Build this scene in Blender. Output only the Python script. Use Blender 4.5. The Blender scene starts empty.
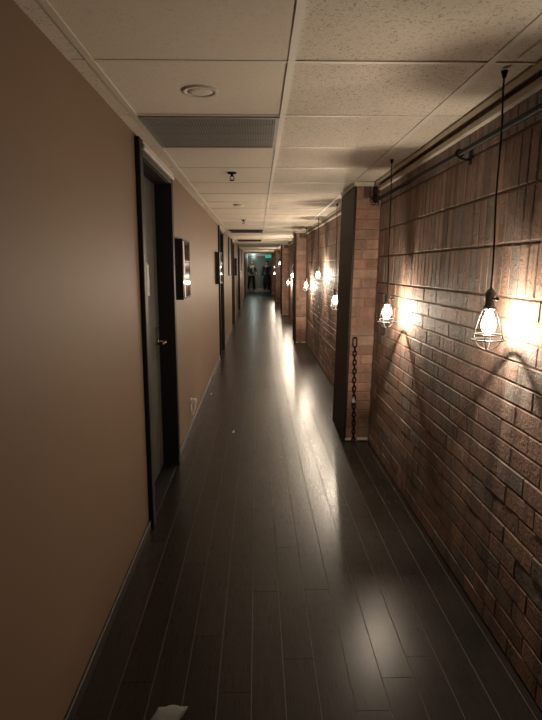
import bpy, math, random
from mathutils import Matrix, Vector
random.seed(7)
C = bpy.context.scene.collection
PI = math.pi

# ------------------------------------------------------------------ layout
H = 2.15            # ceiling height
XL = -0.623         # left wall
XR = 0.948          # right wall at the floor
Y0, Y1 = -2.4, 33.0
def lift(y):        # the old building's floor climbs a little towards the far end
    return max(0.0, y - 8.0) * 0.14 / 25.0
def wallx(y, z):    # the brick wall leans outward a little near the front
    return XR + max(0.0, min(z, 2.3)) / 2.15 * 0.052 * min(1.0, max(0.0, (10.5 - y) / 5.9))

# ------------------------------------------------------------------ mesh helpers
class MB:
    def __init__(s): s.v = []; s.f = []; s.t = []; s.sm = []
    def add(s, vs, fs, tint=(1, 1, 1, 1), smooth=False):
        o = len(s.v); s.v += [tuple(p) for p in vs]
        for f in fs:
            s.f.append(tuple(i + o for i in f)); s.t.append(tint); s.sm.append(smooth)
    def box(s, a, b, tint=(1, 1, 1, 1), bev=0.0, m=None):
        x0, y0, z0 = a; x1, y1, z1 = b
        if bev <= 0:
            vs = [(x, y, z) for x in (x0, x1) for y in (y0, y1) for z in (z0, z1)]
            fs = [(0, 1, 3, 2), (4, 6, 7, 5), (0, 4, 5, 1), (2, 3, 7, 6), (0, 2, 6, 4), (1, 5, 7, 3)]
        else:
            vs = []; idx = {}
            c = ((x0 + x1) / 2, (y0 + y1) / 2, (z0 + z1) / 2); h = ((x1 - x0) / 2, (y1 - y0) / 2, (z1 - z0) / 2)
            bev = min(bev, min(h) * .8)
            for sx in (-1, 1):
                for sy in (-1, 1):
                    for sz in (-1, 1):
                        for ax in range(3):
                            sg = (sx, sy, sz)
                            p = [c[k] + sg[k] * (h[k] - (0 if k == ax else bev)) for k in range(3)]
                            idx[(sx, sy, sz, ax)] = len(vs); vs.append(tuple(p))
            fs = []
            for ax in range(3):
                o1, o2 = [k for k in range(3) if k != ax]
                for sg in (-1, 1):
                    q = []
                    for a1, a2 in ((-1, -1), (1, -1), (1, 1), (-1, 1)):
                        k = [0, 0, 0]; k[ax] = sg; k[o1] = a1; k[o2] = a2; q.append(idx[(k[0], k[1], k[2], ax)])
                    fs.append(tuple(q))
                for a1 in (-1, 1):
                    for a2 in (-1, 1):
                        k0 = [0, 0, 0]; k0[o1] = a1; k0[o2] = a2
                        k0[ax] = -1; l = tuple(k0); k0[ax] = 1; r = tuple(k0)
                        fs.append((idx[l + (o1,)], idx[r + (o1,)], idx[r + (o2,)], idx[l + (o2,)]))
            for sx in (-1, 1):
                for sy in (-1, 1):
                    for sz in (-1, 1):
                        fs.append(tuple(idx[(sx, sy, sz, a)] for a in range(3)))
        if m is not None: vs = [tuple(m @ Vector(p)) for p in vs]
        s.add(vs, fs, tint)
    def tube(s, pts, r, n=8, closed=False, tint=(1, 1, 1, 1), caps=True):
        pts = [Vector(p) for p in pts]; N = len(pts); rings = []; up = None
        for i, p in enumerate(pts):
            if closed: t = pts[(i + 1) % N] - pts[i - 1]
            else: t = pts[min(i + 1, N - 1)] - pts[max(i - 1, 0)]
            t.normalize()
            if up is None:
                up = Vector((0, 0, 1)) if abs(t.z) < .9 else Vector((1, 0, 0))
            up = (up - t * up.dot(t))
            if up.length < 1e-5: up = t.orthogonal()
            up.normalize(); w = t.cross(up)
            rr = r[i] if isinstance(r, (list, tuple)) else r
            rings.append([p + up * math.cos(2 * PI * k / n) * rr + w * math.sin(2 * PI * k / n) * rr for k in range(n)])
        vs = [q for g in rings for q in g]; fs = []
        for i in range(N if closed else N - 1):
            j = (i + 1) % N
            for k in range(n):
                fs.append((i * n + k, i * n + (k + 1) % n, j * n + (k + 1) % n, j * n + k))
        if caps and not closed:
            fs.append(tuple(range(n - 1, -1, -1))); fs.append(tuple((N - 1) * n + k for k in range(n)))
        s.add(vs, fs, tint, True)
    def lathe(s, prof, c=(0, 0, 0), n=24, axis='z', tint=(1, 1, 1, 1), smooth=True):
        vs = []; fs = []
        for (r, z) in prof:
            for k in range(n):
                a = 2 * PI * k / n; x, y = r * math.cos(a), r * math.sin(a)
                if axis == 'z': p = (x, y, z)
                elif axis == 'x': p = (z, x, y)
                else: p = (x, z, y)
                vs.append((p[0] + c[0], p[1] + c[1], p[2] + c[2]))
        for i in range(len(prof) - 1):
            for k in range(n):
                fs.append((i * n + k, i * n + (k + 1) % n, (i + 1) * n + (k + 1) % n, (i + 1) * n + k))
        fs.append(tuple(range(n))); fs.append(tuple((len(prof) - 1) * n + k for k in range(n)))
        s.add(vs, fs, tint, smooth)
    def build(s, name, m, parent=None, warp=False, loc=None):
        vs = s.v
        if warp: vs = [(x, y, z + lift(y)) for x, y, z in vs]
        me = bpy.data.meshes.new(name); me.from_pydata(vs, [], s.f)
        me.polygons.foreach_set('use_smooth', s.sm)
        at = me.attributes.new('tint', 'FLOAT_COLOR', 'FACE')
        at.data.foreach_set('color', [c for t in s.t for c in t])
        me.materials.append(m); me.update()
        import bmesh
        bm = bmesh.new(); bm.from_mesh(me); bmesh.ops.recalc_face_normals(bm, faces=bm.faces); bm.to_mesh(me); bm.free()
        o = bpy.data.objects.new(name, me); C.objects.link(o)
        if parent: o.parent = parent
        if loc: o.location = loc
        return o

def tag(o, label=None, cat=None, group=None, kind=None):
    if label: o['label'] = label
    if cat: o['category'] = cat
    if group: o['group'] = group
    if kind: o['kind'] = kind
    return o
def empty(name, loc, label=None, cat=None, group=None, rz=0, kind=None):
    o = bpy.data.objects.new(name, None); C.objects.link(o)
    o.location = loc; o.rotation_euler = (0, 0, rz); o.empty_display_size = .05
    return tag(o, label, cat, group, kind)

# ------------------------------------------------------------------ materials
class NT:
    def __init__(s, name):
        s.m = bpy.data.materials.new(name); s.m.use_nodes = True
        s.t = s.m.node_tree; s.t.nodes.clear()
        s.out = s.n('ShaderNodeOutputMaterial'); s.b = s.n('ShaderNodeBsdfPrincipled')
        s.l(s.b.outputs[0], s.out.inputs[0])
    def n(s, k, **kw):
        x = s.t.nodes.new(k)
        for a, v in kw.items(): setattr(x, a, v)
        return x
    def l(s, a, b): s.t.links.new(a, b)
    def coord(s, scale=(1, 1, 1)):
        g = s.n('ShaderNodeNewGeometry') if False else s.n('ShaderNodeTexCoord')
        mp = s.n('ShaderNodeMapping'); mp.inputs['Scale'].default_value = scale
        s.l(g.outputs['Object'], mp.inputs[0]); return mp.outputs[0]
    def noise(s, co, sc, det=4, rough=.55, dist=0):
        x = s.n('ShaderNodeTexNoise'); s.l(co, x.inputs['Vector'])
        x.inputs['Scale'].default_value = sc; x.inputs['Detail'].default_value = det
        x.inputs['Roughness'].default_value = rough; x.inputs['Distortion'].default_value = dist
        return x.outputs['Fac']
    def ramp(s, f, stops):
        r = s.n('ShaderNodeValToRGB'); e = r.color_ramp.elements
        while len(e) < len(stops): e.new(.5)
        for i, (p, c) in enumerate(stops):
            e[i].position = p; e[i].color = c if len(c) == 4 else (*c, 1)
        s.l(f, r.inputs[0]); return r.outputs[0]
    def mix(s, a, b, f, mode='MIX'):
        x = s.n('ShaderNodeMix', data_type='RGBA', blend_type=mode)
        for v, k in ((f, 0), (a, 6), (b, 7)):
            if hasattr(v, 'is_linked'): s.l(v, x.inputs[k])
            else: x.inputs[k].default_value = v if k == 0 else (*v, 1)
        return x.outputs[2]
    def math(s, op, a, b):
        x = s.n('ShaderNodeMath', operation=op)
        for v, k in ((a, 0), (b, 1)):
            if hasattr(v, 'is_linked'): s.l(v, x.inputs[k])
            else: x.inputs[k].default_value = v
        return x.outputs[0]
    def bump(s, h, st=.3, d=.01):
        x = s.n('ShaderNodeBump'); x.inputs['Strength'].default_value = st; x.inputs['Distance'].default_value = d
        s.l(h, x.inputs['Height']); s.l(x.outputs[0], s.b.inputs['Normal'])
    def tint(s):
        a = s.n('ShaderNodeAttribute', attribute_name='tint'); return a
    def set(s, col=None, rough=None, metal=None, spec=None):
        def st(k, v):
            if v is None: return
            if hasattr(v, 'is_linked'): s.l(v, s.b.inputs[k])
            else: s.b.inputs[k].default_value = (*v, 1) if isinstance(v, tuple) else v
        st('Base Color', col); st('Roughness', rough); st('Metallic', metal); st('Specular IOR Level', spec)
        return s

def plain(name, col, rough=.5, metal=0, spec=.5, nscale=30, amt=.12, bump=.05):
    t = NT(name); co = t.coord(); f = t.noise(co, nscale, 4)
    c = t.mix(tuple(k * (1 - amt) for k in col), tuple(min(1, k * (1 + amt)) for k in col), f)
    t.set(c, rough, metal, spec)
    if bump: t.bump(f, bump, .004)
    return t.m
def glow(name, col, st):
    t = NT(name); e = t.n('ShaderNodeEmission'); e.inputs[0].default_value = (*col, 1); e.inputs[1].default_value = st
    t.l(e.outputs[0], t.out.inputs[0]); return t.m

M = {}
# painted plaster on the left
t = NT('mocha_paint'); co = t.coord()
f = t.noise(co, 1.6, 3); g = t.noise(t.coord((1, 1, .25)), 6, 4)
c = t.mix((.225, .150, .099), (.255, .172, .115), f); c = t.mix(c, (.205, .138, .091), t.math('MULTIPLY', g, .25))
t.set(c, .58, 0, .25); t.bump(t.noise(co, 160, 2), .12, .002); M['paint'] = t.m
# brick
t = NT('old_brick'); a = t.tint(); co = t.coord()
n1 = t.noise(co, 55, 6, .65); n2 = t.noise(co, 9, 4, .6); n3 = t.noise(t.coord((1, 2.2, .16)), 5, 3, .6)
c = t.mix(a.outputs['Color'], (.075, .055, .046), t.ramp(n2, [(.46, (0, 0, 0)), (.78, (.5, .5, .5))]))
n4 = t.noise(co, 3.1, 5, .7); c = t.mix(c, (.21, .205, .195), t.ramp(n4, [(.50, (0, 0, 0)), (.72, (.6, .6, .6))]))
c = t.mix(c, (.34, .27, .22), t.ramp(n1, [(.56, (0, 0, 0)), (.75, (.55, .55, .55))]))
c = t.mix(c, (.07, .054, .047), t.ramp(n3, [(.48, (0, 0, 0)), (.68, (.6, .6, .6))]))
t.set(c, .62, 0, .35); t.bump(t.math('ADD', n1, t.math('MULTIPLY', n2, 1.2)), .8, .011); M['brick'] = t.m
# mortar
M['mortar'] = plain('mortar', (.21, .145, .11), .9, nscale=60, amt=.35, bump=.3)
M['pillar_mortar'] = plain('pillar_mortar', (.33, .20, .145), .9, nscale=60, amt=.2, bump=.2)
# laminate floor
t = NT('dark_laminate'); a = t.tint()
g1 = t.noise(t.coord((14, 1.1, 1)), 4, 6, .65, .6); g2 = t.noise(t.coord((60, 2.2, 1)), 5, 4, .6); g3 = t.noise(t.coord((5, .9, 1)), 2.2, 3)
c = t.mix((.013, .011, .0095), (.052, .043, .036), g1); c = t.mix(c, (.010, .008, .007), t.ramp(g2, [(.5, (0, 0, 0)), (.7, (.6, .6, .6))]))
c = t.mix(c, a.outputs['Color'], .95, 'MULTIPLY')
r = t.math('ADD', .225, t.math('MULTIPLY', g2, .12))
t.set(c, r, 0, .21); t.bump(g2, .12, .0015); M['floor'] = t.m
M['underlay'] = plain('plank_seam', (.15, .12, .095), .7)
# ceiling tile
t = NT('ceiling_tile'); a = t.tint(); sp = t.n('ShaderNodeSeparateColor'); t.l(a.outputs['Color'], sp.inputs[0])
co = t.coord()
w = t.noise(co, 78, 3, .6, 1.5); w2 = t.noise(co, 110, 2, .5)
fi = t.math('MULTIPLY', t.ramp(w, [(.37, (1, 1, 1)), (.44, (0, 0, 0))]), sp.outputs[1])
fj = t.math('MULTIPLY', t.ramp(w2, [(.30, (1, 1, 1)), (.36, (0, 0, 0))]), .5)
base = t.mix((.78, .71, .60), (.71, .64, .54), t.noise(co, 1.3, 3))
base = t.mix(base, (.81, .745, .64), sp.outputs[0])
c = t.mix(base, (.40, .345, .28), fi); c = t.mix(c, (.40, .345, .28), t.math('MULTIPLY', fj, sp.outputs[1]))
t.set(c, .9, 0, .2); t.bump(t.math('SUBTRACT', 1.0, t.math('MAXIMUM', fi, fj)), .35, .003); M['tile'] = t.m
M['grid'] = plain('grid_paint', (.72, .67, .58), .5, amt=.06)
M['trim'] = plain('white_trim_paint', (.60, .55, .47), .6, amt=.2, nscale=14)
M['black'] = plain('black_gloss_paint', (.010, .009, .008), .55, 0, .25, amt=.3)
M['dark_wood'] = plain('dark_door_wood', (.075, .068, .058), .7, 0, .2, amt=.25, nscale=8)
M['dark_brown'] = plain('dark_brown_tone', (.016, .012, .010), .6, amt=.3)  # shade tone for the pillars' corridor side; the back wall uses it too
M['base'] = plain('baseboard_brown', (.05, .037, .027), .45)
M['iron'] = plain('blackened_iron', (.011, .010, .009), .6, 0, .2, amt=.4, nscale=50)
M['cage'] = plain('dark_cage_wire', (.012, .011, .010), .5, 0, .3)
M['steel'] = plain('cage_steel', (.20, .18, .16), .35, .8, amt=.1)
M['socket'] = plain('socket_grey', (.16, .175, .18), .5, 0)
M['cord'] = plain('black_cord', (.012, .011, .010), .7)
M['brass'] = plain('worn_brass', (.70, .55, .36), .25, .95)
M['paper'] = plain('paper', (.70, .66, .58), .8, amt=.1)
M['white'] = plain('white_plastic', (.66, .63, .58), .45, amt=.05)
M['vent'] = plain('grey_vent_metal', (.30, .285, .255), .5, .1)
M['vent_dark'] = plain('dark_vent_metal', (.035, .032, .03), .5, .2)
M['void'] = plain('vent_shadow_box', (.30, .285, .25), .9)
M['olive'] = plain('olive_board', (.055, .045, .022), .5)
M['glass_dark'] = plain('picture_glass', (.014, .013, .015), .06, 0, .6, bump=0)
M['mat'] = plain('pale_tone', (.62, .60, .56), .5)  # pale tone for the frames' painted reflection, the tape and the lamp head
M['end_wall'] = plain('grey_green_paint', (.10, .125, .115), .5)
M['end_door'] = plain('grey_green_door', (.075, .10, .092), .25, nscale=5)
M['frame_pale'] = plain('pale_frame', (.42, .38, .32), .5)
M['skin'] = plain('skin', (.50, .31, .22), .5, amt=.05, bump=0)
M['hair'] = plain('black_hair', (.012, .010, .010), .5)
M['tee'] = plain('charcoal_top', (.075, .075, .07), .85)
M['white_cloth'] = plain('white_cloth', (.72, .72, .70), .8)
M['black_cloth'] = plain('black_cloth', (.010, .011, .014), .85)
M['coat'] = plain('plum_black_coat', (.022, .016, .022), .85)
M['grey_scrap'] = plain('pale_grey_cloth', (.27, .29, .285), .9, nscale=40, amt=.2, bump=.4)
M['exit'] = glow('exit_green', (.05, .95, .62), .075)
M['lamp_end'] = glow('cool_diffuser', (.85, .95, .92), .8)
M['filament'] = glow('filament_glow', (1.0, .72, .40), 60.0)
t = NT('glowing_bulb_glass'); tr = t.n('ShaderNodeBsdfTransparent'); em = t.n('ShaderNodeEmission')
em.inputs[0].default_value = (1, .86, .66, 1); em.inputs[1].default_value = 8.0
mx = t.n('ShaderNodeMixShader'); mx.inputs[0].default_value = .55
t.l(tr.outputs[0], mx.inputs[1]); t.l(em.outputs[0], mx.inputs[2]); t.l(mx.outputs[0], t.out.inputs[0]); M['bulb'] = t.m

# ------------------------------------------------------------------ floor of planks
PW = .118; X00 = -.028
fixed = {0: [2.35], 1: [1.9, 3.62], 2: [2.36, 3.9], 3: [1.643, 2.8], -3: [2.6]}
b = MB()
b.box((XL - .15, Y0, -.05), (1.3, 8.0, -.0012)); b.box((XL - .15, 8.0, -.05), (1.3, Y1 + .3, -.0012))
under = b
pl = MB()
for k in range(-6, 9):
    xa = X00 + k * PW + .0007; xb = xa + PW - .0014
    if xb < XL - .12 or xa > 1.05: continue
    js = sorted(fixed.get(k, []) + [])
    y = Y0 + random.uniform(-1.2, 0); ends = []
    while y < Y1:
        if not any(abs(y - j) < .75 for j in js): ends.append(y)
        y += random.choice([.9, 1.2, 1.2, 1.5])
    ends = sorted(ends + js + [Y0, Y1 + .02]); ends = [e for e in ends if Y0 <= e <= Y1 + .05]
    for ya, yb in zip(ends[:-1], ends[1:]):
        if yb - ya < .02: continue
        v = random.uniform(.82, 1.15); w = random.uniform(-.03, .03)
        tn = (v * (1 + w), v, v * (1 - w), 1)
        tx = random.uniform(-.0002, .0002); ty = random.uniform(-.0004, .0004)
        segs = [ya + .0003] + [q for q in (8.0,) if ya < q < yb] + [yb - .0003]
        e = .0014
        for s0, s1 in zip(segs[:-1], segs[1:]):
            e2 = .0008
            vs = [(xa, s0, -.002), (xb, s0, -.002), (xb, s1, -.002), (xa, s1, -.002),
                  (xa + e, s0 + e2, tx), (xb - e, s0 + e2, -tx), (xb - e, s1 - e2, -tx + ty), (xa + e, s1 - e2, tx + ty)]
            pl.add(vs, [(4, 5, 6, 7), (0, 1, 5, 4), (1, 2, 6, 5), (2, 3, 7, 6), (3, 0, 4, 7)], tn)
fl = pl.build('floor', M['floor'], warp=True); tag(fl, kind='structure')
under.build('seam_layer', M['underlay'], fl, warp=True)

# ------------------------------------------------------------------ ceiling
XS = [XL - .02, -.55, .117, .785, 1.05]
rows = [1.99 + .664 * k for k in range(-7, 48)]
b = MB(); gb = MB()
for j in range(len(rows) - 1):
    ya, yb = rows[j], rows[j + 1]
    if ya > Y1 + .1: break
    for i in range(4):
        xa, xb = XS[i], XS[i + 1]
        fis = [.8, .30, .95, .8][i] * random.uniform(.8, 1.05)
        if i == 1 and j % 3 == 1: fis = .25
        zz = [random.uniform(-.001, .002) for _ in range(4)]
        if i == 0:
            xa += random.uniform(0, .014); zz = [random.uniform(-.004, .003) for _ in range(4)]
        if i == 3: xb = min(xb, wallx((ya + yb) / 2, H) + .02)
        z = H + .0034
        b.add([(xa, ya, z + zz[0]), (xb, ya, z + zz[1]), (xb, yb, z + zz[2]), (xa, yb, z + zz[3]),
               (xa, ya, z + .02), (xb, ya, z + .02), (xb, yb, z + .02), (xa, yb, z + .02)],
              [(0, 1, 2, 3), (4, 5, 6, 7), (0, 1, 5, 4), (1, 2, 6, 5), (2, 3, 7, 6), (3, 0, 4, 7)],
              (random.uniform(.1, .9), fis, 0, 1))
ce = b.build('ceiling', M['tile'], warp=True); tag(ce, kind='structure')
for i in (1, 2, 3):
    for ya, yb in zip([Y0] + [8 + 2.5 * k for k in range(10)], [8 + 2.5 * k for k in range(10)] + [Y1]):
        gb.box((XS[i] - .012, ya, H - .002), (XS[i] + .012, yb, H + .02))
for y in rows[:-1]:
    if Y0 < y < Y1: gb.box((XL, y - .009, H + .0002), (wallx(y, H) - .0, y + .009, H + .018))
gb.build('ceiling_grid', M['grid'], ce, warp=True)
m = MB()
for s0, s1 in ((Y0, 4.55), (5.3, 8.0), (8.0, 10.77), (11.52, 16.92), (17.67, 23.12), (23.87, 29.27), (30.02, Y1)):
    vs = [(wallx(yy, 2.14) + dx, yy, zz) for yy in (s0, s1) for zz in (2.122, H - .001) for dx in (-.058, -.052)]
    m.add(vs, [(0, 2, 3, 1), (4, 5, 7, 6), (0, 4, 6, 2), (1, 3, 7, 5), (0, 1, 5, 4), (2, 6, 7, 3)])
m.build('edge_angle', M['grid'], ce, warp=True)

# ------------------------------------------------------------------ left wall with door openings
# (casing start, casing end) along the wall
DOORS = [(2.98, 4.11), (9.0, 10.08), (13.6, 14.68), (18.1, 19.18), (26.4, 27.48)]
CW, TOP = .08, 2.055
b = MB(); bb = MB(); y = Y0
for a, e in DOORS + [(Y1, Y1)]:
    ys = [y] + [q for q in (8.0,) if y < q < a + CW] + [a + CW if a < Y1 else Y1 + .1]
    for s0, s1 in zip(ys[:-1], ys[1:]):
        b.box((XL - .14, s0, -.05), (XL, s1, H + .02))
        bb.box((XL, s0 if s0 == Y0 else s0, 0), (XL + .013, min(s1, a) if a < Y1 else Y1, .062), bev=.003)
    if a < Y1:
        b.box((XL - .14, a + CW, TOP), (XL, e - CW, H + .02)); y = e - CW
        # keep the next baseboard outside the casing
        bb_start = e
tag(b.build('wall_left', M['paint'], warp=True), kind='structure')
bb = MB(); y = Y0
for a, e in DOORS + [(Y1, Y1)]:
    ys = [y] + [q for q in (8.0,) if y < q < a] + [a]
    for s0, s1 in zip(ys[:-1], ys[1:]): bb.box((XL, s0, .001), (XL + .012, s1, .06), bev=.003)
    y = e
tag(bb.build('baseboard_left', M['base'], warp=True), kind='structure')

def make_door(n, a, e):
    z0 = lift((a + e) / 2)
    r = empty('door_%d' % n, (XL, a, z0), kind='structure'); L = e - a
    q = MB(); q.box((-.135, CW + .004, .012), (-.092, L - CW - .004, TOP - .006), bev=.002)
    # shallow panels of the leaf
    q.box((-.092, CW + .10, .16), (-.088, L - CW - .10, .86), bev=.002)
    q.box((-.092, CW + .10, 1.06), (-.088, L - CW - .10, 1.92), bev=.002)
    q.build('door_leaf', M['dark_wood'], r)
    q = MB()
    q.box((.0, 0, 0), (.026, CW, TOP + CW), bev=.004); q.box((.0, L - CW, 0), (.026, L, TOP + CW), bev=.004)
    q.build('casing', M['black'], r)
    q = MB(); q.box((.0, CW, TOP), (.026, L - CW, TOP + .032), bev=.004); q.build('head_casing', M['dark_wood'], r)
    q = MB(); q.box((.0, CW, TOP + .033), (.038, L, TOP + .062), bev=.006); q.box((.0, CW, TOP + .0625), (.030, L, TOP + .082), bev=.004); q.build('head_cap', M['trim'], r)
    q = MB()
    q.box((-.139, CW - .001, 0), (.004, CW + .004, TOP)); q.box((-.139, L - CW - .012, 0), (.004, L - CW + .001, TOP))
    q.box((-.139, CW + .004, TOP - .006), (.004, L - CW - .004, TOP + .001))
    q.box((-.139, CW + .004, 0), (.006, L - CW - .012, .010))
    q.build('jamb', M['black'], r)
    q = MB(); q.lathe([(.027, -.090), (.027, -.084), (.02, -.080)], (0, L - CW - .075, .955), 16, 'x')
    h = q.build('door_handle', M['brass'], r)
    q = MB(); q.tube([(-.082, L - CW - .075, .955), (-.045, L - CW - .075, .955), (-.034, L - CW - .085, .955), (-.034, L - CW - .12, .954), (-.036, L - CW - .185, .951)], [.009, .009, .010, .009, .007], 10)
    q.build('lever', M['brass'], h)
    q = MB(); q.lathe([(.016, -.091), (.016, -.085), (.010, -.082)], (0, L - CW - .075, 1.06), 14, 'x')
    q.build('lock_cylinder', M['brass'], r)
    return r
for i, (a, e) in enumerate(DOORS): make_door(i + 1, a, e)
# paper notice taped on the first door
pn = empty('paper_notice', (XL - .0862, 3.61, 1.395), 'creased pale paper notice taped to the nearest dark door', 'notice')
q = MB(); vs = []; fs = []
for i in range(5):
    for j in range(7):
        vs.append((.001 + .0025 * math.sin(i * 1.3 + j * .9) ** 2, -.07 + .14 * i / 4 + (.004 if j in (2, 5) else 0), -.10 + .20 * j / 6))
for i in range(4):
    for j in range(6): fs.append((i * 7 + j, i * 7 + j + 1, (i + 1) * 7 + j + 1, (i + 1) * 7 + j))
q.add(vs, fs); o = q.build('sheet', M['paper'], pn); sd = o.modifiers.new('t', 'SOLIDIFY'); sd.thickness = .0008
q = MB()
q.box((.0, -.014, .092), (.004, .014, .112)); q.build('tape', M['mat'], pn)

# ------------------------------------------------------------------ brick wall on the right
def tint_brick():
    k = random.random()
    if k < .50: c = (.27, .165, .125)
    elif k < .75: c = (.225, .145, .115)
    elif k < .90: c = (.20, .165, .145)
    else: c = (.32, .215, .165)
    v = random.uniform(.98, 1.25); return tuple(q * v for q in c) + (1,)
def brick(mb, org, u, w, n, lu, lw, d, rough=.0016, tint=None):
    """one brick: org corner on the mortar face, u / w in-plane axes, n outward normal, d how far it stands out"""
    nu = 3 if lu > .1 else 1; nw = 3 if lw > .1 else 1; e = .004
    org, u, w, n = map(Vector, (org, u, w, n)); vs = []; fs = []
    us = [0, e] + [e + (lu - 2 * e) * i / nu for i in range(1, nu)] + [lu - e, lu]
    ws = [0, e] + [e + (lw - 2 * e) * i / nw for i in range(1, nw)] + [lw - e, lw]
    tu, tw = random.uniform(-.0010, .0010), random.uniform(-.0010, .0010)
    for i, p in enumerate(us):
        for j, q in enumerate(ws):
            edge = i in (0, len(us) - 1) or j in (0, len(ws) - 1)
            h = .0012 if edge else d + random.uniform(-rough, rough) * .7 + tu * (p / lu - .5) + tw * (q / lw - .5)
            k = random.uniform(-.0012, .0012) if not edge else 0
            pu, qw = p, q
            if edge: pu = min(max(p, .001), lu - .001)
            vs.append(org + u * (pu + k) + w * (qw + k) + n * h)
    nn = len(ws)
    for i in range(len(us) - 1):
        for j in range(nn - 1):
            fs.append((i * nn + j, (i + 1) * nn + j, (i + 1) * nn + j + 1, i * nn + j + 1))
    mb.add(vs, fs, tint or tint_brick())
PIL = [(4.58, 5.27), (10.80, 11.49), (16.95, 17.64), (23.15, 23.84), (29.3, 29.99)]
def in_pillar(y): return any(a + .03 < y < e - .03 for a, e in PIL)
b = MB()
def wall_brick(ya, yb, za, zb, out):
    x0 = wallx((ya + yb) / 2, (za + zb) / 2)
    lean = (wallx((ya + yb) / 2, zb) - wallx((ya + yb) / 2, za)) / (zb - za)
    yl = (wallx(yb, za) - wallx(ya, za)) / (yb - ya)
    brick(b, (wallx(ya, za), ya, za + lift(ya)), (yl, 1, .0056 if ya > 8 else 0), (lean, 0, 1), (-1, 0, 0), yb - ya, zb - za, out)
J = .0055; COURSE = .0797
zs = [1.356 - COURSE * k for k in range(18)]
for r, zt in enumerate(zs):
    zb_ = zt - COURSE + J
    if zt < .02: break
    zb_ = max(zb_, .0); y = Y0 + (r % 2) * .115 + random.uniform(0, .02)
    proud = random.uniform(.0030, .0058)
    while y < Y1:
        L = .222
        ye = min(y + L, Y1)
        if not (in_pillar(y) and in_pillar(ye)) and ye - y > .03:
            wall_brick(y, ye - .0, zb_, zt, proud + random.uniform(-.0012, .0016))
        y += L + .0035
for (za, zb_) in ((1.364, 1.558), (1.569, 1.766), (1.777, 1.972), (1.983, 2.16)):
    y = Y0 + random.uniform(0, .05); proud = random.uniform(.003, .0045)
    while y < Y1:
        L = .066
        if not (in_pillar(y) and in_pillar(y + L)):
            wall_brick(y, min(y + L, Y1), za, zb_, proud + random.uniform(-.0008, .0008))
        y += L + .0035
wr = b.build('wall_right', M['brick'], ); tag(wr, kind='structure')
m = MB(); ysl = [Y0, -1.4] + [4.58, 5.5, 6.5, 7.5, 8, 9, 10.5, 14, 20, 27, Y1 + .1]
for s0, s1 in zip(ysl[:-1], ysl[1:]):
    zl = [-.05] + [.25 * k for k in range(1, 10)]
    for za, zb in zip(zl[:-1], zl[1:]):
        vs = [(wallx(yy, max(0, zz)) + .0012, yy, zz + lift(yy)) for yy in (s0, s1) for zz in (za, zb)]
        m.add(vs, [(0, 1, 3, 2)])
m.build('mortar_bed', M['mortar'], wr)

# white strip under the ceiling on the brick wall
m = MB(); cuts = [Y0, -1.4]
edges = [(Y0, -1.4), (-1.4, PIL[0][0] - .02)] + [(PIL[i][1] + .02, PIL[i + 1][0] - .02) for i in range(4)] + [(PIL[4][1] + .02, Y1)]
for s0, s1 in edges:
    vs = []
    for yy in (s0, s1):
        for zz in (2.088, 2.115):
            for dx in (-.030, .004): vs.append((wallx(yy, zz) + dx, yy, zz))
    m.add(vs, [(0, 2, 3, 1), (4, 5, 7, 6), (0, 4, 6, 2), (1, 3, 7, 5), (0, 1, 5, 4), (2, 6, 7, 3)])
tag(m.build('trim_1', M['trim'], warp=True), kind='structure')

# ------------------------------------------------------------------ brick pillars
PXI = .742
pl_labels = ['nearest brick pillar with the rusty chain hanging down its face',
             'second brick pillar from the viewer, one bay beyond the pillar with the chain',
             'third brick pillar along the right wall, about halfway down the hallway',
             'fourth brick pillar, next to last before the far end door',
             'farthest brick pillar, right beside the far end of the hallway']
def make_pillar(i, ya, ye):
    k_ = wallx(ya, 2.15) - XR
    def lean(mb): mb.v = [(x + k_ * zz / 2.15, yy, zz) for x, yy, zz in mb.v]; return mb
    z0 = lift(ya); r = empty('brick_pillar', (0, ya, z0), pl_labels[i], 'pillar', 'brick pillars along the right wall')
    xo = XR + .03
    m = MB(); m.box((PXI + .008, .008, 0), (xo, ye - ya - .008, H - lift(0) - .001)); lean(m).build('mortar_core', M['pillar_mortar'], r)
    m = MB()
    def redd():
        v = random.uniform(.8, 1.2); c = random.choice([(.42, .235, .165), (.38, .21, .145), (.44, .27, .19), (.35, .20, .145)])
        return tuple(q * v for q in c) + (1,)
    z = .04; k = 0; W = xo - .012 - PXI
    while z < 1.99:
        h = .0735
        if k % 2: spans = [(0, W)]
        else: spans = [(0, W * .46), (W * .46 + .006, W)]
        if k % 3 == 1: spans = [(0, W * .3), (W * .3 + .006, W)]
        for s0, s1 in spans:
            brick(m, (PXI + s0 + .002, .008, z), (1, 0, 0), (0, 0, 1), (0, -1, 0), s1 - s0 - .004, h, .006 + random.uniform(-.001, .001), .0008, redd())
        z += h + .006; k += 1
    x = 0
    for wd in (.06, .07, .07, .055):
        tn = redd() if wd != .07 else (.10, .065, .05, 1)
        if x + wd <= W + .02: brick(m, (PXI + x + .002, .008, z), (1, 0, 0), (0, 0, 1), (0, -1, 0), wd - .006, 2.115 - z, .006, .0008, tn)
        x += wd
    lean(m).build('brick_face', M['brick'], r)
    m = MB(); m.box((PXI - .012, -.004, 0), (PXI + .008, ye - ya + .004, 2.115), bev=.002); lean(m).build('shaded_side', M['dark_brown'], r)  # dark board stands in for shade on the pillar's unlit corridor side
    m = MB(); m.box((PXI + .002, -.006, .012), (PXI + .060, .008, .032), bev=.002); m.box((PXI + .105, -.006, .012), (PXI + .195, .008, .032), bev=.002); lean(m).build('base_strip', M['white'], r)
    m = MB(); m.box((PXI - .018, -.010, 2.118), (xo - .0, .008, H - .002)); m.box((PXI - .018, .008, 2.118), (PXI + .008, ye - ya + .014, H - .002)); lean(m).build('top_trim', M['trim'], r)
    return r
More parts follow.
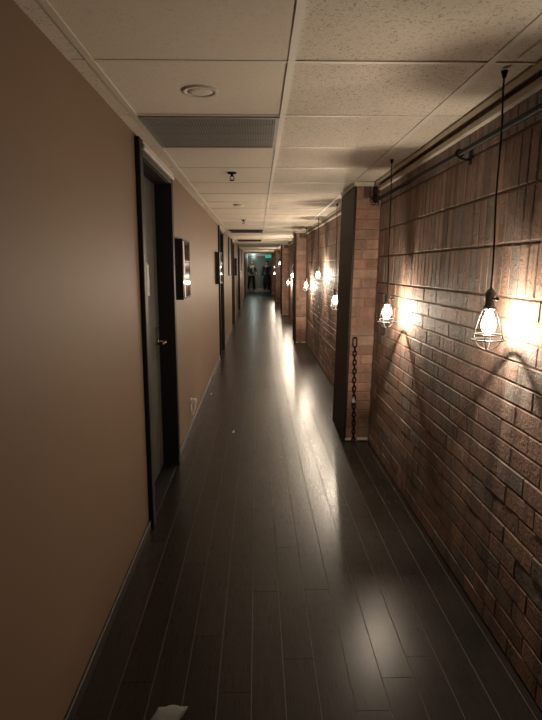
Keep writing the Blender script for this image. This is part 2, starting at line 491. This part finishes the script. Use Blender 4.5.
for i, (a, e) in enumerate(PIL): make_pillar(i, a, e)

# chain on the first pillar
ch = empty('iron_chain', (PXI + .068, PIL[0][0] - .014, 0), 'dark iron chain hanging to the floor down the nearest brick pillar', 'chain')
def link(h, w, r, flat):
    pts = []
    for k in range(20):
        a = 2 * PI * k / 20; cx = math.cos(a) * w; cz = math.sin(a) * w + (h / 2 - w) * (1 if math.sin(a) >= 0 else -1)
        pts.append((cx, 0, cz) if flat else (0, cx, cz))
    m = MB(); m.tube(pts, r, 6, True); return m
z = .905; first = link(.085, .016, .0042, True).build('chain_link', M['iron'], ch, loc=(0, 0, z - .0425)); z -= .085 - .009
ma = link(.046, .0130, .0046, False); mb_ = link(.046, .0130, .0046, True)
oa = ob = None; k = 0
while z > .04:
    if k % 2 == 0:
        if oa is None: o = oa = ma.build('chain_link', M['iron'], ch)
        else: o = oa.copy(); C.objects.link(o)
    else:
        if ob is None: o = ob = mb_.build('chain_link', M['iron'], ch)
        else: o = ob.copy(); C.objects.link(o)
    o.parent = ch; o.location = (.006 * (1 - z / .905) + random.uniform(-.0012, .0012), 0, z - .023); z -= .0375; k += 1
m = MB(); m.lathe([(.004, .0), (.008, .0015), (.0085, .006), (.006, .009)], (0, 0, 0), 14, 'y'); m.build('nail', M['iron'], ch, loc=(0, -.0045, .90))
m = MB(); m.box((-.012, -.010, -.020), (.014, .004, .014), bev=.005); m.tube([(-.007, -.003, .012), (-.007, -.003, .024), (0, -.003, .031), (.007, -.003, .024), (.007, -.003, .012)], .0028, 6)
tag(m.build('padlock', M['white'], ch, loc=(-.006, -.012, .365)), 'pale metal padlock')

# ------------------------------------------------------------------ curtain rod along the brick wall
rod = empty('wall_rod', (.902, 0, 1.993), 'long black iron rod running along the brick wall below the ceiling', 'rod')
def rx(y): return wallx(y, 1.95) - .06 - .902
m = MB(); m.tube([(rx(y), y, .004 * max(0, y - 3)) for y in [-2.2, -1.4, 0, 1, 2, 3, 4, 4.52]], .0125, 12); m.build('pole', M['iron'], rod)
m = MB(); cx, cy, cz = rx(4.5), 4.505, .006
for k in range(5):
    a = 2 * PI * k / 5; pts = []
    for s in range(9):
        ph = s / 8 * 1.6 * PI; rr = .038 * (1 - s / 14)
        pts.append((cx + math.cos(a) * .012 + math.cos(a + ph) * rr * .8, cy + math.sin(ph) * .018 + .006, cz + math.sin(a) * .012 + math.sin(a + ph) * rr * .8))
    m.tube(pts, .0046, 6)
m.lathe([(.004, -.03), (.017, -.02), (.021, 0), (.017, .018), (.006, .028)], (cx, cy + .01, cz), 14, 'y')
m.build('finial', M['iron'], rod)
for y in (-.6, 2.66):
    m = MB(); w0 = wallx(y, 1.945) - .902
    m.box((w0 - .010, y - .014, -.05), (w0 + .004, y + .014, .035), bev=.002)
    m.tube([(w0, y, -.025), (w0 - .03, y, -.03), (rx(y) , y, -.018)], .006, 8)
    m.tube([(rx(y) + .017 * math.cos(a), y, .017 * math.sin(a)) for a in [2 * PI * k / 14 for k in range(14)]], .0045, 6, True)
    m.build('bracket', M['iron'], rod)

# ------------------------------------------------------------------ cage pendants
LAMPS = [(.862, 2.045, 1.272, 'nearest hanging cage lamp, largest, on a long black cord before the brick wall', 0.2),
         (.852, 3.64, 1.187, 'second nearest cage lamp, hanging just in front of the pillar with the chain', 1.0),
         (.85, 6.06, 1.129, 'cage lamp hanging close behind the dark side of the nearest brick pillar', .5),
         (.85, 7.86, 1.378, 'highest hung cage lamp in the middle of the bay between first and second pillars', .9),
         (.85, 9.79, 1.180, 'cage lamp hanging in front of the second brick pillar', .3),
         (.85, 12.75, 1.56, 'high small cage lamp peeking out just past the second brick pillar', .7),
         (.85, 13.6, 1.295, 'middle height cage lamp in the bay past the second brick pillar', .1),
         (.85, 15.6, 1.085, 'lowest hanging cage lamp, in front of the third brick pillar', .8),
         (.85, 21.4, 1.66, 'tiny cage lamp high up between the third and fourth pillars', .4),
         (.79, 25.2, 1.535, 'upper of the two tiny cage lamps nearest the far door', .6),
         (.79, 25.9, 1.235, 'lower of the two tiny cage lamps nearest the far door', .0)]
def pendant_meshes():
    d = {}
    m = MB(); m.lathe([(.006, .125), (.011, .118), (.020, .108), (.021, .098), (.0185, .094), (.0185, .062), (.0205, .058), (.0205, .048), (.016, .045)], n=20); d['socket'] = (m, M['socket'])
    m = MB(); m.tube([(0, -.018, .088), (0, -.036, .088)], .0028, 8); m.lathe([(.003, -.046), (.0065, -.044), (.0065, -.037), (.003, -.035)], (0, 0, .088), 10, 'y'); d['switch_key'] = (m, M['iron'])
    m = MB(); m.lathe([(.0125, .048), (.0135, .038), (.018, .022), (.0245, .004), (.0265, -.010), (.0245, -.024), (.018, -.036), (.008, -.0415), (.001, -.042)], n=22); d['bulb'] = (m, M['bulb'])
    m = MB(); pts = []
    for k in range(5):
        a = 2 * PI * k / 5
        pts += [(.010 * math.cos(a), .010 * math.sin(a), .018), (.013 * math.cos(a + .6), .013 * math.sin(a + .6), -.018)]
    m.tube(pts, .0011, 5); d['filament'] = (m, M['filament'])
    m = MB(); R = .0017
    for k in range(4):
        a = PI / 4 + PI / 2 * k; c, s = math.cos(a), math.sin(a)
        m.tube([(c * .0205, s * .0205, .056), (c * .026, s * .026, .040), (c * .036, s * .036, .010), (c * .045, s * .045, -.025), (c * .050, s * .050, -.048), (c * .056, s * .056, -.066)], R, 6)
    for k in range(2):
        a = PI / 4 + PI / 2 * k; c, s = math.cos(a), math.sin(a)
        m.tube([(c * .050 * math.cos(q), s * .050 * math.cos(q), -.050 - .054 * math.sin(q)) for q in [PI * i / 14 for i in range(15)]], R, 6)
    for rr, zz in ((.0212, .054), (.0475, -.046)):
        m.tube([(rr * math.cos(2 * PI * i / 28), rr * math.sin(2 * PI * i / 28), zz) for i in range(28)], .0022, 6, True)
    # flat flange ring
    prof = [(.0525, -.0680), (.0605, -.0680), (.0615, -.066), (.0605, -.064), (.0525, -.064), (.0525, -.0680)]
    n = 32; vs = [(r * math.cos(2 * PI * k / n), r * math.sin(2 * PI * k / n), z) for r, z in prof[:-1] for k in range(n)]
    fs = [(i * n + k, i * n + (k + 1) % n, ((i + 1) % 5) * n + (k + 1) % n, ((i + 1) % 5) * n + k) for i in range(5) for k in range(n)]
    m.add(vs, fs, smooth=False); d['cage'] = (m, M['cage'])
    return d
proto = {}
for i, (x, y, z, lab, rz) in enumerate(LAMPS):
    r = empty('cage_pendant_lamp', (x, y, z + lift(y) * 0), lab, 'lamp', 'cage lamps hanging along the brick wall', rz)
    for nm, (mb2, mt) in (pendant_meshes().items() if i == 0 else ()):
        proto[nm] = mb2.build(nm, mt, r)
    if i:
        for nm, p in proto.items():
            o = p.copy(); C.objects.link(o); o.parent = r
    if True:
        top = H + lift(y) - z - .0025
        m = MB(); n = 12
        m.tube([(.0025 * math.sin(k * .9) * (k not in (0, n)), 0, .122 + (top - .122) * k / n) for k in range(n + 1)], .0034, 8); m.build('cord', M['cord'], r)
        m = MB(); m.lathe([(.002, top - .026), (.007, top - .022), (.009, top - .012), (.012, top - .004), (.012, top)], n=14); m.build('ceiling_hook', M['iron'], r)
    L = bpy.data.lights.new('bulb_light', 'POINT'); L.energy = 8.9 * (.62 if i == 0 else .88 if i == 1 else 1.5); L.color = (1, .835, .645); L.shadow_soft_size = .008
    o = bpy.data.objects.new('bulb_light', L); C.objects.link(o); o.parent = r; o.location = (0, 0, -.004)

# ------------------------------------------------------------------ ceiling fittings
def vent(name, xa, xb, ya, yb, mat, label, drop=.006, nsl=46, lz=None):
    z0 = H + lift((ya + yb) / 2); r = empty(name, ((xa + xb) / 2, (ya + yb) / 2, z0), label, 'vent'); w, d = (xb - xa) / 2, (yb - ya) / 2
    m = MB(); q = .018
    m.box((-w, -d, -drop), (w, -d + q, .003)); m.box((-w, d - q, -drop), (w, d, .003)); m.box((-w, -d + q, -drop), (-w + q, d - q, .003)); m.box((w - q, -d + q, -drop), (w, d - q, .003))
    m.build('vent_frame', mat, r)
    m = MB()
    for k in range(nsl):
        xx = -w + q + (2 * w - 2 * q) * (k + .5) / nsl
        m.box((xx - .0028, -d + q, -drop * .7), (xx + .0028, d - q, .0015))
    for k in range(1, 4): m.box((-w + q, -d + 2 * d * k / 4 - .002, -drop * .55), (w - q, -d + 2 * d * k / 4 + .002, .001))
    m.build('grille', mat, r)
    m = MB(); m.box((-w + q, -d + q, .0016), (w - q, d - q, .0035)); m.build('back_plate', M['void'] if mat is M['vent'] else M['vent_dark'], r)
vent('return_air_vent', -.535, .104, 2.666, 3.307, M['vent'], 'wide grey ribbed return air vent in the ceiling near the first door')
vent('ceiling_vent', -.50, .10, 10.33, 10.90, M['vent_dark'], 'dark ceiling vent halfway down the hall, nearer of the two dark ones', .022, 20)
vent('ceiling_vent', -.50, .10, 14.3, 14.9, M['vent_dark'], 'dark ceiling vent farther down the hall, beyond the nearer dark one', .022, 20)
r = empty('downlight', (-.221, 2.313, H), 'round unlit white recessed ceiling light ahead of the grey vent', 'ceiling light')
m = MB(); n = 36; prof = [(.052, -.001), (.066, -.0028), (.070, -.001), (.070, .006), (.052, .006)]
vs = [(a * math.cos(2 * PI * k / n), a * math.sin(2 * PI * k / n), zz) for a, zz in prof for k in range(n)]
m.add(vs, [(i * n + k, i * n + (k + 1) % n, ((i + 1) % 5) * n + (k + 1) % n, ((i + 1) % 5) * n + k) for i in range(5) for k in range(n)], smooth=True)
m.build('trim_ring', M['trim'], r)
m = MB(); m.lathe([(.001, -.003), (.03, -.0025), (.052, .001), (.052, .004)], n=28); m.build('lens', M['paper'], r)
def sprinkler(x, y, label):
    r = empty('fire_sprinkler', (x, y, H + lift(y)), label, 'sprinkler', 'ceiling sprinklers')
    m = MB(); m.lathe([(.034, .012), (.033, -.004), (.012, -.010)], n=20); m.build('escutcheon', M['iron'], r)
    m = MB(); m.lathe([(.010, -.006), (.010, -.020), (.006, -.026)], n=12)
    m.tube([(.010, 0, -.020), (.016, 0, -.034), (.004, 0, -.050)], .003, 6); m.tube([(-.010, 0, -.020), (-.016, 0, -.034), (-.004, 0, -.050)], .003, 6)
    m.build('sprinkler_body', M['iron'], r)
    m = MB(); m.lathe([(.002, -.047), (.018, -.050), (.019, -.053), (.002, -.054)], n=16); m.build('deflector', M['iron'], r)
sprinkler(-.18, 4.18, 'small dark sprinkler head on the ceiling just past the grey vent')
sprinkler(-.195, 8.12, 'smaller, more distant dark sprinkler head hanging from the ceiling')
r = empty('smoke_detector', (-.20, 6.2, H), 'flat white round smoke detector on the ceiling between the sprinklers', 'detector')
m = MB(); m.lathe([(.055, .003), (.054, -.006), (.046, -.016), (.02, -.019), (.001, -.019)], n=28); m.build('housing', M['white'], r)
m = MB(); m.lathe([(.0475, -.0115), (.0495, -.0095), (.0495, -.0085)], n=28); m.build('sensor_slot', M['vent_dark'], r)
r = empty('emergency_light', (XL, 9.45, 2.10), 'small white box light fixed at the ceiling above the second door', 'light')
m = MB(); m.box((.027, -.06, -.035), (.075, .06, .035), bev=.008); m.box((.0, -.03, -.02), (.03, .03, .02)); m.build('housing', M['white'], r)
m = MB(); m.lathe([(.018, 0), (.016, -.012), (.001, -.016)], (.052, 0, -.033), 14); m.build('lamp_head', M['mat'], r)

# ------------------------------------------------------------------ frames on the left wall
def picture(y, z, w, h, d, label, streak=True):
    r = empty('picture_frame', (XL, y, z), label, 'picture', 'deep black frames on the left wall')
    q = .018; m = MB()
    m.box((0, 0, 0), (d, q, h), bev=.003); m.box((0, w - q, 0), (d, w, h), bev=.003); m.box((0, q, 0), (d, w - q, q), bev=.003); m.box((0, q, h - q), (d, w - q, h), bev=.003)
    m.build('frame', M['black'], r)
    m = MB(); m.box((.002, q, q), (d - .0022, w - q, h - q)); m.build('picture', M['glass_dark'], r)
    m = MB(); m.add([(d - .0010, q + .005, h - q), (d - .0010, q + .075, h - q), (d - .0010, q + .115, q), (d - .0010, q + .065, q)], [(0, 1, 2, 3)])  # reflection on the frame front, put in as a slanted pale strip
    o = m.build('reflection_strip', M['mat'], r); s = o.modifiers.new('t', 'SOLIDIFY'); s.thickness = .001
    for zz in (h * .34, h * .64):
        m = MB(); m.box((d - .0010, q + .1, zz - .003), (d - .0003, w - q, zz + .003)); m.build('divider', M['socket'], r)
    return r
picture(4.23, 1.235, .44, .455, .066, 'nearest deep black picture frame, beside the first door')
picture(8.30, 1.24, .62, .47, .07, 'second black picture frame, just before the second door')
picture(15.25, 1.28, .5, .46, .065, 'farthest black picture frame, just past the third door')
def board(y, z, w, h, label):
    r = empty('tall_wall_board', (XL, y, z), label, 'wall board', 'tall olive boards on the left wall')
    m = MB(); m.box((0, .02, .02), (.022, w - .02, h - .02), bev=.002); m.build('panel', M['olive'], r)
    m = MB()
    m.box((0, 0, 0), (.03, .02, h)); m.box((0, w - .02, 0), (.03, w, h)); m.box((0, .02, 0), (.03, w - .02, .02)); m.box((0, .02, h - .02), (.03, w - .02, h)); m.build('frame', M['dark_wood'], r)
board(12.0, 1.32, .95, .80, 'tall narrow dark olive board between the second and third doors')
board(21.2, 1.38, .95, .80, 'tall narrow olive board farther away, past the fourth door')

# outlet with plugged adapter
r = empty('wall_outlet', (XL, 5.03, .225), 'white wall outlet low on the left wall just above the baseboard', 'outlet')
m = MB(); m.box((0, -.038, -.06), (.006, .038, .06), bev=.003); m.build('cover_plate', M['white'], r)
for zz in (-.045, .012):
    m = MB(); m.box((.005, -.017, zz), (.0085, .017, zz + .033), bev=.003); m.build('socket_face', M['paper'], r)
r = empty('power_adapter', (XL + .0085, 5.03, .253), 'white plug adapter with short dangling lead in the wall outlet', 'adapter')
m = MB(); m.box((0, -.024, -.022), (.042, .024, .026), bev=.005); m.build('adapter_body', M['white'], r)
m = MB(); m.tube([(.03, 0, -.02), (.032, -.004, -.06), (.022, -.03, -.10), (.012, -.06, -.115), (.010, -.085, -.08), (.014, -.08, -.05)], .0035, 7); m.build('lead', M['white'], r)

# scraps on the floor
m = MB(); vs = []; fs = []; n = 9
for i in range(n):
    for j in range(n):
        u, v = i / (n - 1) - .5, j / (n - 1) - .5
        rr = max(0, 1 - (u * u + v * v) * 3.2)
        vs.append((u * .10 + v * .045, v * .16 - .02, .002 + .034 * rr + random.uniform(0, .006) * rr))
for i in range(n - 1):
    for j in range(n - 1): fs.append((i * n + j, (i + 1) * n + j, (i + 1) * n + j + 1, i * n + j + 1))
m.add(vs, fs, smooth=True)
o = m.build('cloth_scrap', M['grey_scrap'], loc=(-.315, 1.615, .0)); s = o.modifiers.new('t', 'SOLIDIFY'); s.thickness = .002
tag(o, 'pale grey crumpled scrap lying on the dark floor at bottom left', 'scrap')
for (x, y, lab) in ((-.555, 6.45, 'tiny pale paper fleck on the floor close to the left wall'), (-.226, 4.89, 'tiny pale paper fleck lying out in the middle of the floor')):
    m = MB(); m.box((-.008, -.035, .0006), (.010, .04, .0022), bev=.0005); m.box((-.004, -.02, .0020), (.012, .012, .005), bev=.001)
    tag(m.build('paper_fleck', M['paper'], loc=(x, y, 0)), lab, 'litter', 'paper flecks on the floor')

# ------------------------------------------------------------------ far end
zE = lift(Y1)
m = MB(); DX0, DX1, DT = -.40, .58, 2.0
m.box((XL - .14, Y1, zE - .05), (DX0, Y1 + .12, H + zE + .05)); m.box((DX1, Y1, zE - .05), (1.2, Y1 + .12, H + zE + .05)); m.box((DX0, Y1, zE + DT), (DX1, Y1 + .12, H + zE + .05))
tag(m.build('wall_end', M['end_wall']), kind='structure')
r = empty('door_6', (0, Y1, zE), kind='structure')
m = MB(); m.box((DX0 + .01, .03, .012), (DX1 - .01, .075, DT - .008), bev=.002); m.build('door_leaf', M['end_door'], r)
m = MB(); m.box((DX0 - .06, -.015, 0), (DX0 + .01, .08, DT + .06), bev=.003); m.box((DX1 - .01, -.015, 0), (DX1 + .06, .08, DT + .06), bev=.003); m.box((DX0 + .01, -.015, DT - .008), (DX1 - .01, .08, DT + .06), bev=.003); m.build('casing', M['end_door'], r)
m = MB(); m.box((DX0 + .08, -.02, .98), (DX1 - .08, .0, 1.03), bev=.006); m.box((DX0 + .1, -.004, .97), (DX0 + .14, .032, 1.04)); m.box((DX1 - .14, -.004, .97), (DX1 - .1, .032, 1.04)); m.build('push_bar', M['steel'], r)
m = MB(); m.box((DX0 + .03, .022, .02), (DX1 - .03, .031, .17)); m.build('kick_plate', M['steel'], r)
m = MB(); m.box((DX0 - .1, -.42, -.004), (DX1, -.05, .012), bev=.003); m.build('threshold', M['white'], r)
m = MB(); m.box((XL, Y1 - .03, zE + H - .11), (XR, Y1, zE + H - .01)); tag(m.build('trim_2', M['frame_pale']), kind='structure')
m = MB(); m.box((XL, Y1 - 2.6, 0), (XL + .05, Y1 - .03, H - .01)); m2 = tag(m.build('trim_3', M['frame_pale'], warp=True), kind='structure')
# tail wall behind the viewer
m = MB(); m.box((XL - .14, Y0 - .1, -.05), (1.3, Y0, H + .1)); tag(m.build('wall_back', M['dark_brown']), kind='structure')
# exit sign
r = empty('exit_sign', (.63, Y1 - .75, H + lift(Y1 - .75) - .002), 'green lit exit sign hanging from the ceiling at the far end', 'sign')
m = MB(); m.box((-.17, -.035, -.235), (.17, .035, -.045), bev=.006); m.box((-.02, -.02, -.046), (.02, .02, 0)); m.build('housing', M['white'], r)
m = MB(); m.box((-.155, -.039, -.222), (.155, -.034, -.058)); m.build('lit_face', M['exit'], r)
r = empty('ceiling_light', (-.22, Y1 - .9, H + lift(Y1 - .9)), 'small round lit ceiling light just before the far end door', 'ceiling light')
m = MB(); m.lathe([(.11, .002), (.11, -.02), (.10, -.026)], n=28); m.build('base', M['white'], r)
m = MB(); m.lathe([(.10, -.0265), (.09, -.05), (.05, -.066), (.001, -.07)], n=28); m.build('diffuser', M['lamp_end'], r)
L = bpy.data.lights.new('end_light', 'POINT'); L.energy = 2.2; L.color = (.80, 1.0, .93); L.shadow_soft_size = .06
o = bpy.data.objects.new('end_light', L); C.objects.link(o); o.parent = r; o.location = (0, 0, -.14)

# ------------------------------------------------------------------ people
def skin_obj(name, pts, edges, mat, parent=None, root=0, sub=1):
    me = bpy.data.meshes.new(name); me.from_pydata([p[:3] for p in pts], edges, [])
    o = bpy.data.objects.new(name, me); C.objects.link(o)
    s = o.modifiers.new('s', 'SKIN'); s.use_smooth_shade = True
    for i, p in enumerate(pts):
        r_ = p[3]; d = me.skin_vertices[0].data[i]; d.radius = (r_, r_) if not isinstance(r_, tuple) else r_; d.use_root = (i == root)
    if sub: ss = o.modifiers.new('u', 'SUBSURF'); ss.levels = ss.render_levels = sub
    dg = bpy.context.evaluated_depsgraph_get(); dg.update()
    nm = bpy.data.meshes.new_from_object(o.evaluated_get(dg)); o.modifiers.clear(); o.data = nm; bpy.data.meshes.remove(me)
    nm.name = name; nm.materials.clear(); nm.materials.append(mat)
    for p in nm.polygons: p.use_smooth = True
    if parent: o.parent = parent
    return o
def ico(name, c, sc, mat, parent, f=None):
    m = MB(); n, k = 20, 12; vs = []; fs = []
    for j in range(k + 1):
        th = PI * j / k
        for i in range(n):
            a = 2 * PI * i / n; p = Vector((math.sin(th) * math.cos(a), math.sin(th) * math.sin(a), math.cos(th)))
            if f: p = f(p)
            vs.append((c[0] + p.x * sc[0], c[1] + p.y * sc[1], c[2] + p.z * sc[2]))
    for j in range(k):
        for i in range(n): fs.append((j * n + i, j * n + (i + 1) % n, (j + 1) * n + (i + 1) % n, (j + 1) * n + i))
    m.add(vs, fs, smooth=True); return m.build(name, mat, parent)
def person(x, y, rz, label, legs, arms, top_mat, low_mat, coat, cap=False):
    """faces -Y before rotation. legs: two (hip, knee, ankle, toe) ; arms: two (shoulder, elbow, wrist, hand dir)"""
    P = [(0, 0, .95, .115), (0, 0, 1.10, .112), (0, .0, 1.28, .128), (0, .01, 1.42, .085), (0, .0, 1.49, .052), (0, -.01, 1.555, .062), (0, -.012, 1.62, .082), (0, -.008, 1.68, .074)]
    Ed = [(i, i + 1) for i in range(7)]
    def chain(frm, pts):
        a = frm
        for p in pts: P.append(p); Ed.append((a, len(P) - 1)); a = len(P) - 1
        return a
    for sd, (kn, an) in zip((-1, 1), legs):
        chain(0, [(sd * .095, 0, .88, .088), (*kn, .058), ((kn[0] + an[0]) / 2, (kn[1] + an[1]) / 2 + .01, (kn[2] + an[2]) / 2 + .05, .052), (*an, .036), (an[0] + sd * .01, an[1] - .07, .035, .034), (an[0] + sd * .015, an[1] - .15, .028, .026)])
    for sd, (el, wr) in zip((-1, 1), arms):
        w = chain(3, [(sd * .10, .01, 1.425, .06), (sd * .178, .01, 1.40, .054), (*el, .038), (*wr, .026)])
        d = (Vector(wr) - Vector(el)).normalized(); pv = Vector(wr) + d * .06; P.append((*pv, .027)); Ed.append((w, len(P) - 1)); pk = len(P) - 1
        side = Vector((0, -1, 0)); side = (side - d * side.dot(d)).normalized(); cu = d.cross(side) * (-sd)
        for k, ln in enumerate((.068, .078, .072, .055)):
            b0 = pv + side * (.024 - .016 * k) + d * .035
            chain(pk, [(*b0, .009), (*(b0 + d * ln * .55 + cu * .006), .0085), (*(b0 + d * ln + cu * .022), .007)])
        t0 = Vector(wr) + d * .025 + side * .028
        chain(w, [(*t0, .0105), (*(t0 + d * .03 + side * .018), .0095), (*(t0 + d * .058 + side * .02), .008)])
    o = skin_obj('person', P, Ed, M['skin'], None, 0, 1)
    o.location = (x, y, lift(y) + .012); o.rotation_euler = (0, 0, rz); tag(o, label, 'person')
    # face details
    m = MB(); m.lathe([(.004, -.022), (.011, -.008), (.013, .004), (.006, .014)], (0, -.094, 1.615), 10); m.build('nose', M['skin'], o)
    for s in (-1, 1):
        m = MB(); m.lathe([(.003, -.022), (.013, -.012), (.016, .008), (.006, .022)], (s * .078, -.005, 1.62), 10); m.build('ear', M['skin'], o)
        m = MB(); m.box((s * .031 - .012, -.094, 1.636), (s * .031 + .012, -.082, 1.645), bev=.002); m.build('eye', M['hair'], o)
    m = MB(); m.box((-.02, -.094, 1.575), (.02, -.080, 1.581), bev=.002); m.build('mouth', M['hair'], o)
    hr = ico('hair', (0, .010, 1.655), (.092, .102, .100), M['hair'], o, lambda p: Vector((p.x, p.y if p.y > -.5 else -.5 - (p.y + .5) * -.4, max(p.z, -.75 if p.y > .1 else .05))))
    if cap: 
        ico('cap', (0, -.005, 1.70), (.094, .105, .062), M['white_cloth'], o, lambda p: Vector((p.x, p.y - (.55 if (p.y < -.6 and p.z < .2) else 0), max(p.z, -.15))))
    # top
    T = [(0, 0, .90, .135 if coat else .128), (0, 0, 1.10, .130), (0, 0, 1.28, .148), (0, .008, 1.42, .100), (0, .004, 1.462, .066)]
    Te = [(0, 1), (1, 2), (2, 3), (3, 4)]
    for sd, (el, wr) in zip((-1, 1), arms):
        el, wr = Vector(el), Vector(wr); a = len(T)
        T += [(sd * .10, .01, 1.425, .075), (sd * .180, .01, 1.40, .066), (*el, .050), (*(el.lerp(wr, .9 if coat else .5)), .040)]; Te += [(3, a), (a, a + 1), (a + 1, a + 2), (a + 2, a + 3)]
    skin_obj('coat' if coat else 'shirt', T, Te, top_mat, o, 0, 1)
    if coat:
        m = MB(); m.lathe([(.215, .36), (.212, .5), (.190, .72), (.168, .92), (.150, 1.02)], n=24)
        m.v = [(a, b_ * .72, c) for a, b_, c in m.v]; m.build('coat_skirt', top_mat, o)
    else:
        m = MB(); m.box((-.12, -.150, 1.33), (.13, -.128, 1.40), bev=.01); m.box((.02, -.15, 1.10), (.10, -.125, 1.34), bev=.01); m.build('chest_print', M['white_cloth'], o)
    # trousers
    T = [(0, 0, .95, .128)]; Te = []
    for sd, (kn, an) in zip((-1, 1), legs):
        a = len(T); T += [(sd * .097, 0, .86, .102), (*kn, .072), (an[0], an[1] + .008, an[2] + .02, .058)]; Te += [(0, a), (a, a + 1), (a + 1, a + 2)]
    skin_obj('trousers', T, Te, low_mat, o, 0, 1)
    for sd, (kn, an) in zip((-1, 1), legs):
        m = MB(); m.box((an[0] - .045 + sd * .008, an[1] - .205, -.010), (an[0] + .045 + sd * .008, an[1] + .06, .055), bev=.022); m.box((an[0] - .042, an[1] - .05, .03), (an[0] + .042, an[1] + .055, .095), bev=.02); m.build('shoe', M['white_cloth'], o)
    return o
person(-.33, Y1 - .85, .15, 'person in dark top and black trousers standing left of the far door', [((-.17, -.05, .50), (-.23, .03, .085)), ((.13, -.05, .50), (.17, .02, .085))],
       [((-.225, .04, 1.14), (-.19, -.14, 1.00)), ((.27, .02, 1.15), (.25, -.16, 1.02))], M['tee'], M['black_cloth'], False, False)
person(.56, Y1 - 1.0, -.2, 'person in long dark coat standing right of the far door under the exit sign', [((-.10, -.02, .50), (-.11, .02, .085)), ((.10, -.02, .50), (.11, .02, .085))],
       [((-.26, .03, 1.13), (-.25, -.04, .88)), ((.26, .03, 1.13), (.26, -.04, .88))], M['coat'], M['black_cloth'], True)

# ------------------------------------------------------------------ world, camera, view
w = bpy.data.worlds.new('World'); bpy.context.scene.world = w; w.use_nodes = True
w.node_tree.nodes['Background'].inputs[0].default_value = (.02, .017, .014, 1); w.node_tree.nodes['Background'].inputs[1].default_value = .2
fpx, yaw, pitch, roll, ch_ = 554.78306, .02404, .16373, -.00088, 1.47061
cyw, syw, cp, sp_ = math.cos(yaw), math.sin(yaw), math.cos(pitch), math.sin(pitch)
fw = Vector((syw * cp, cyw * cp, -sp_)); rt = Vector((cyw, -syw, 0)); up = rt.cross(fw)
r2 = rt * math.cos(roll) + up * math.sin(roll); u2 = up * math.cos(roll) - rt * math.sin(roll)
cd = bpy.data.cameras.new('Camera'); cam = bpy.data.objects.new('Camera', cd); C.objects.link(cam)
cam.matrix_world = Matrix(((r2.x, u2.x, -fw.x, 0), (r2.y, u2.y, -fw.y, 0), (r2.z, u2.z, -fw.z, ch_), (0, 0, 0, 1)))
cd.sensor_fit = 'HORIZONTAL'; cd.sensor_width = 36; cd.lens = fpx / 542 * 36; cd.clip_start = .02; cd.clip_end = 200
sc = bpy.context.scene; sc.camera = cam
vs_ = sc.view_settings; vs_.view_transform = 'Standard'; vs_.look = 'None'; vs_.gamma = 1; vs_.use_curve_mapping = False; vs_.exposure = 2.6
sc.cycles.max_bounces = 10; sc.cycles.diffuse_bounces = 6; sc.cycles.glossy_bounces = 4; sc.cycles.transparent_max_bounces = 12
sc.cycles.use_denoising = True; sc.cycles.sample_clamp_indirect = 6; sc.cycles.caustics_reflective = False; sc.cycles.caustics_refractive = False
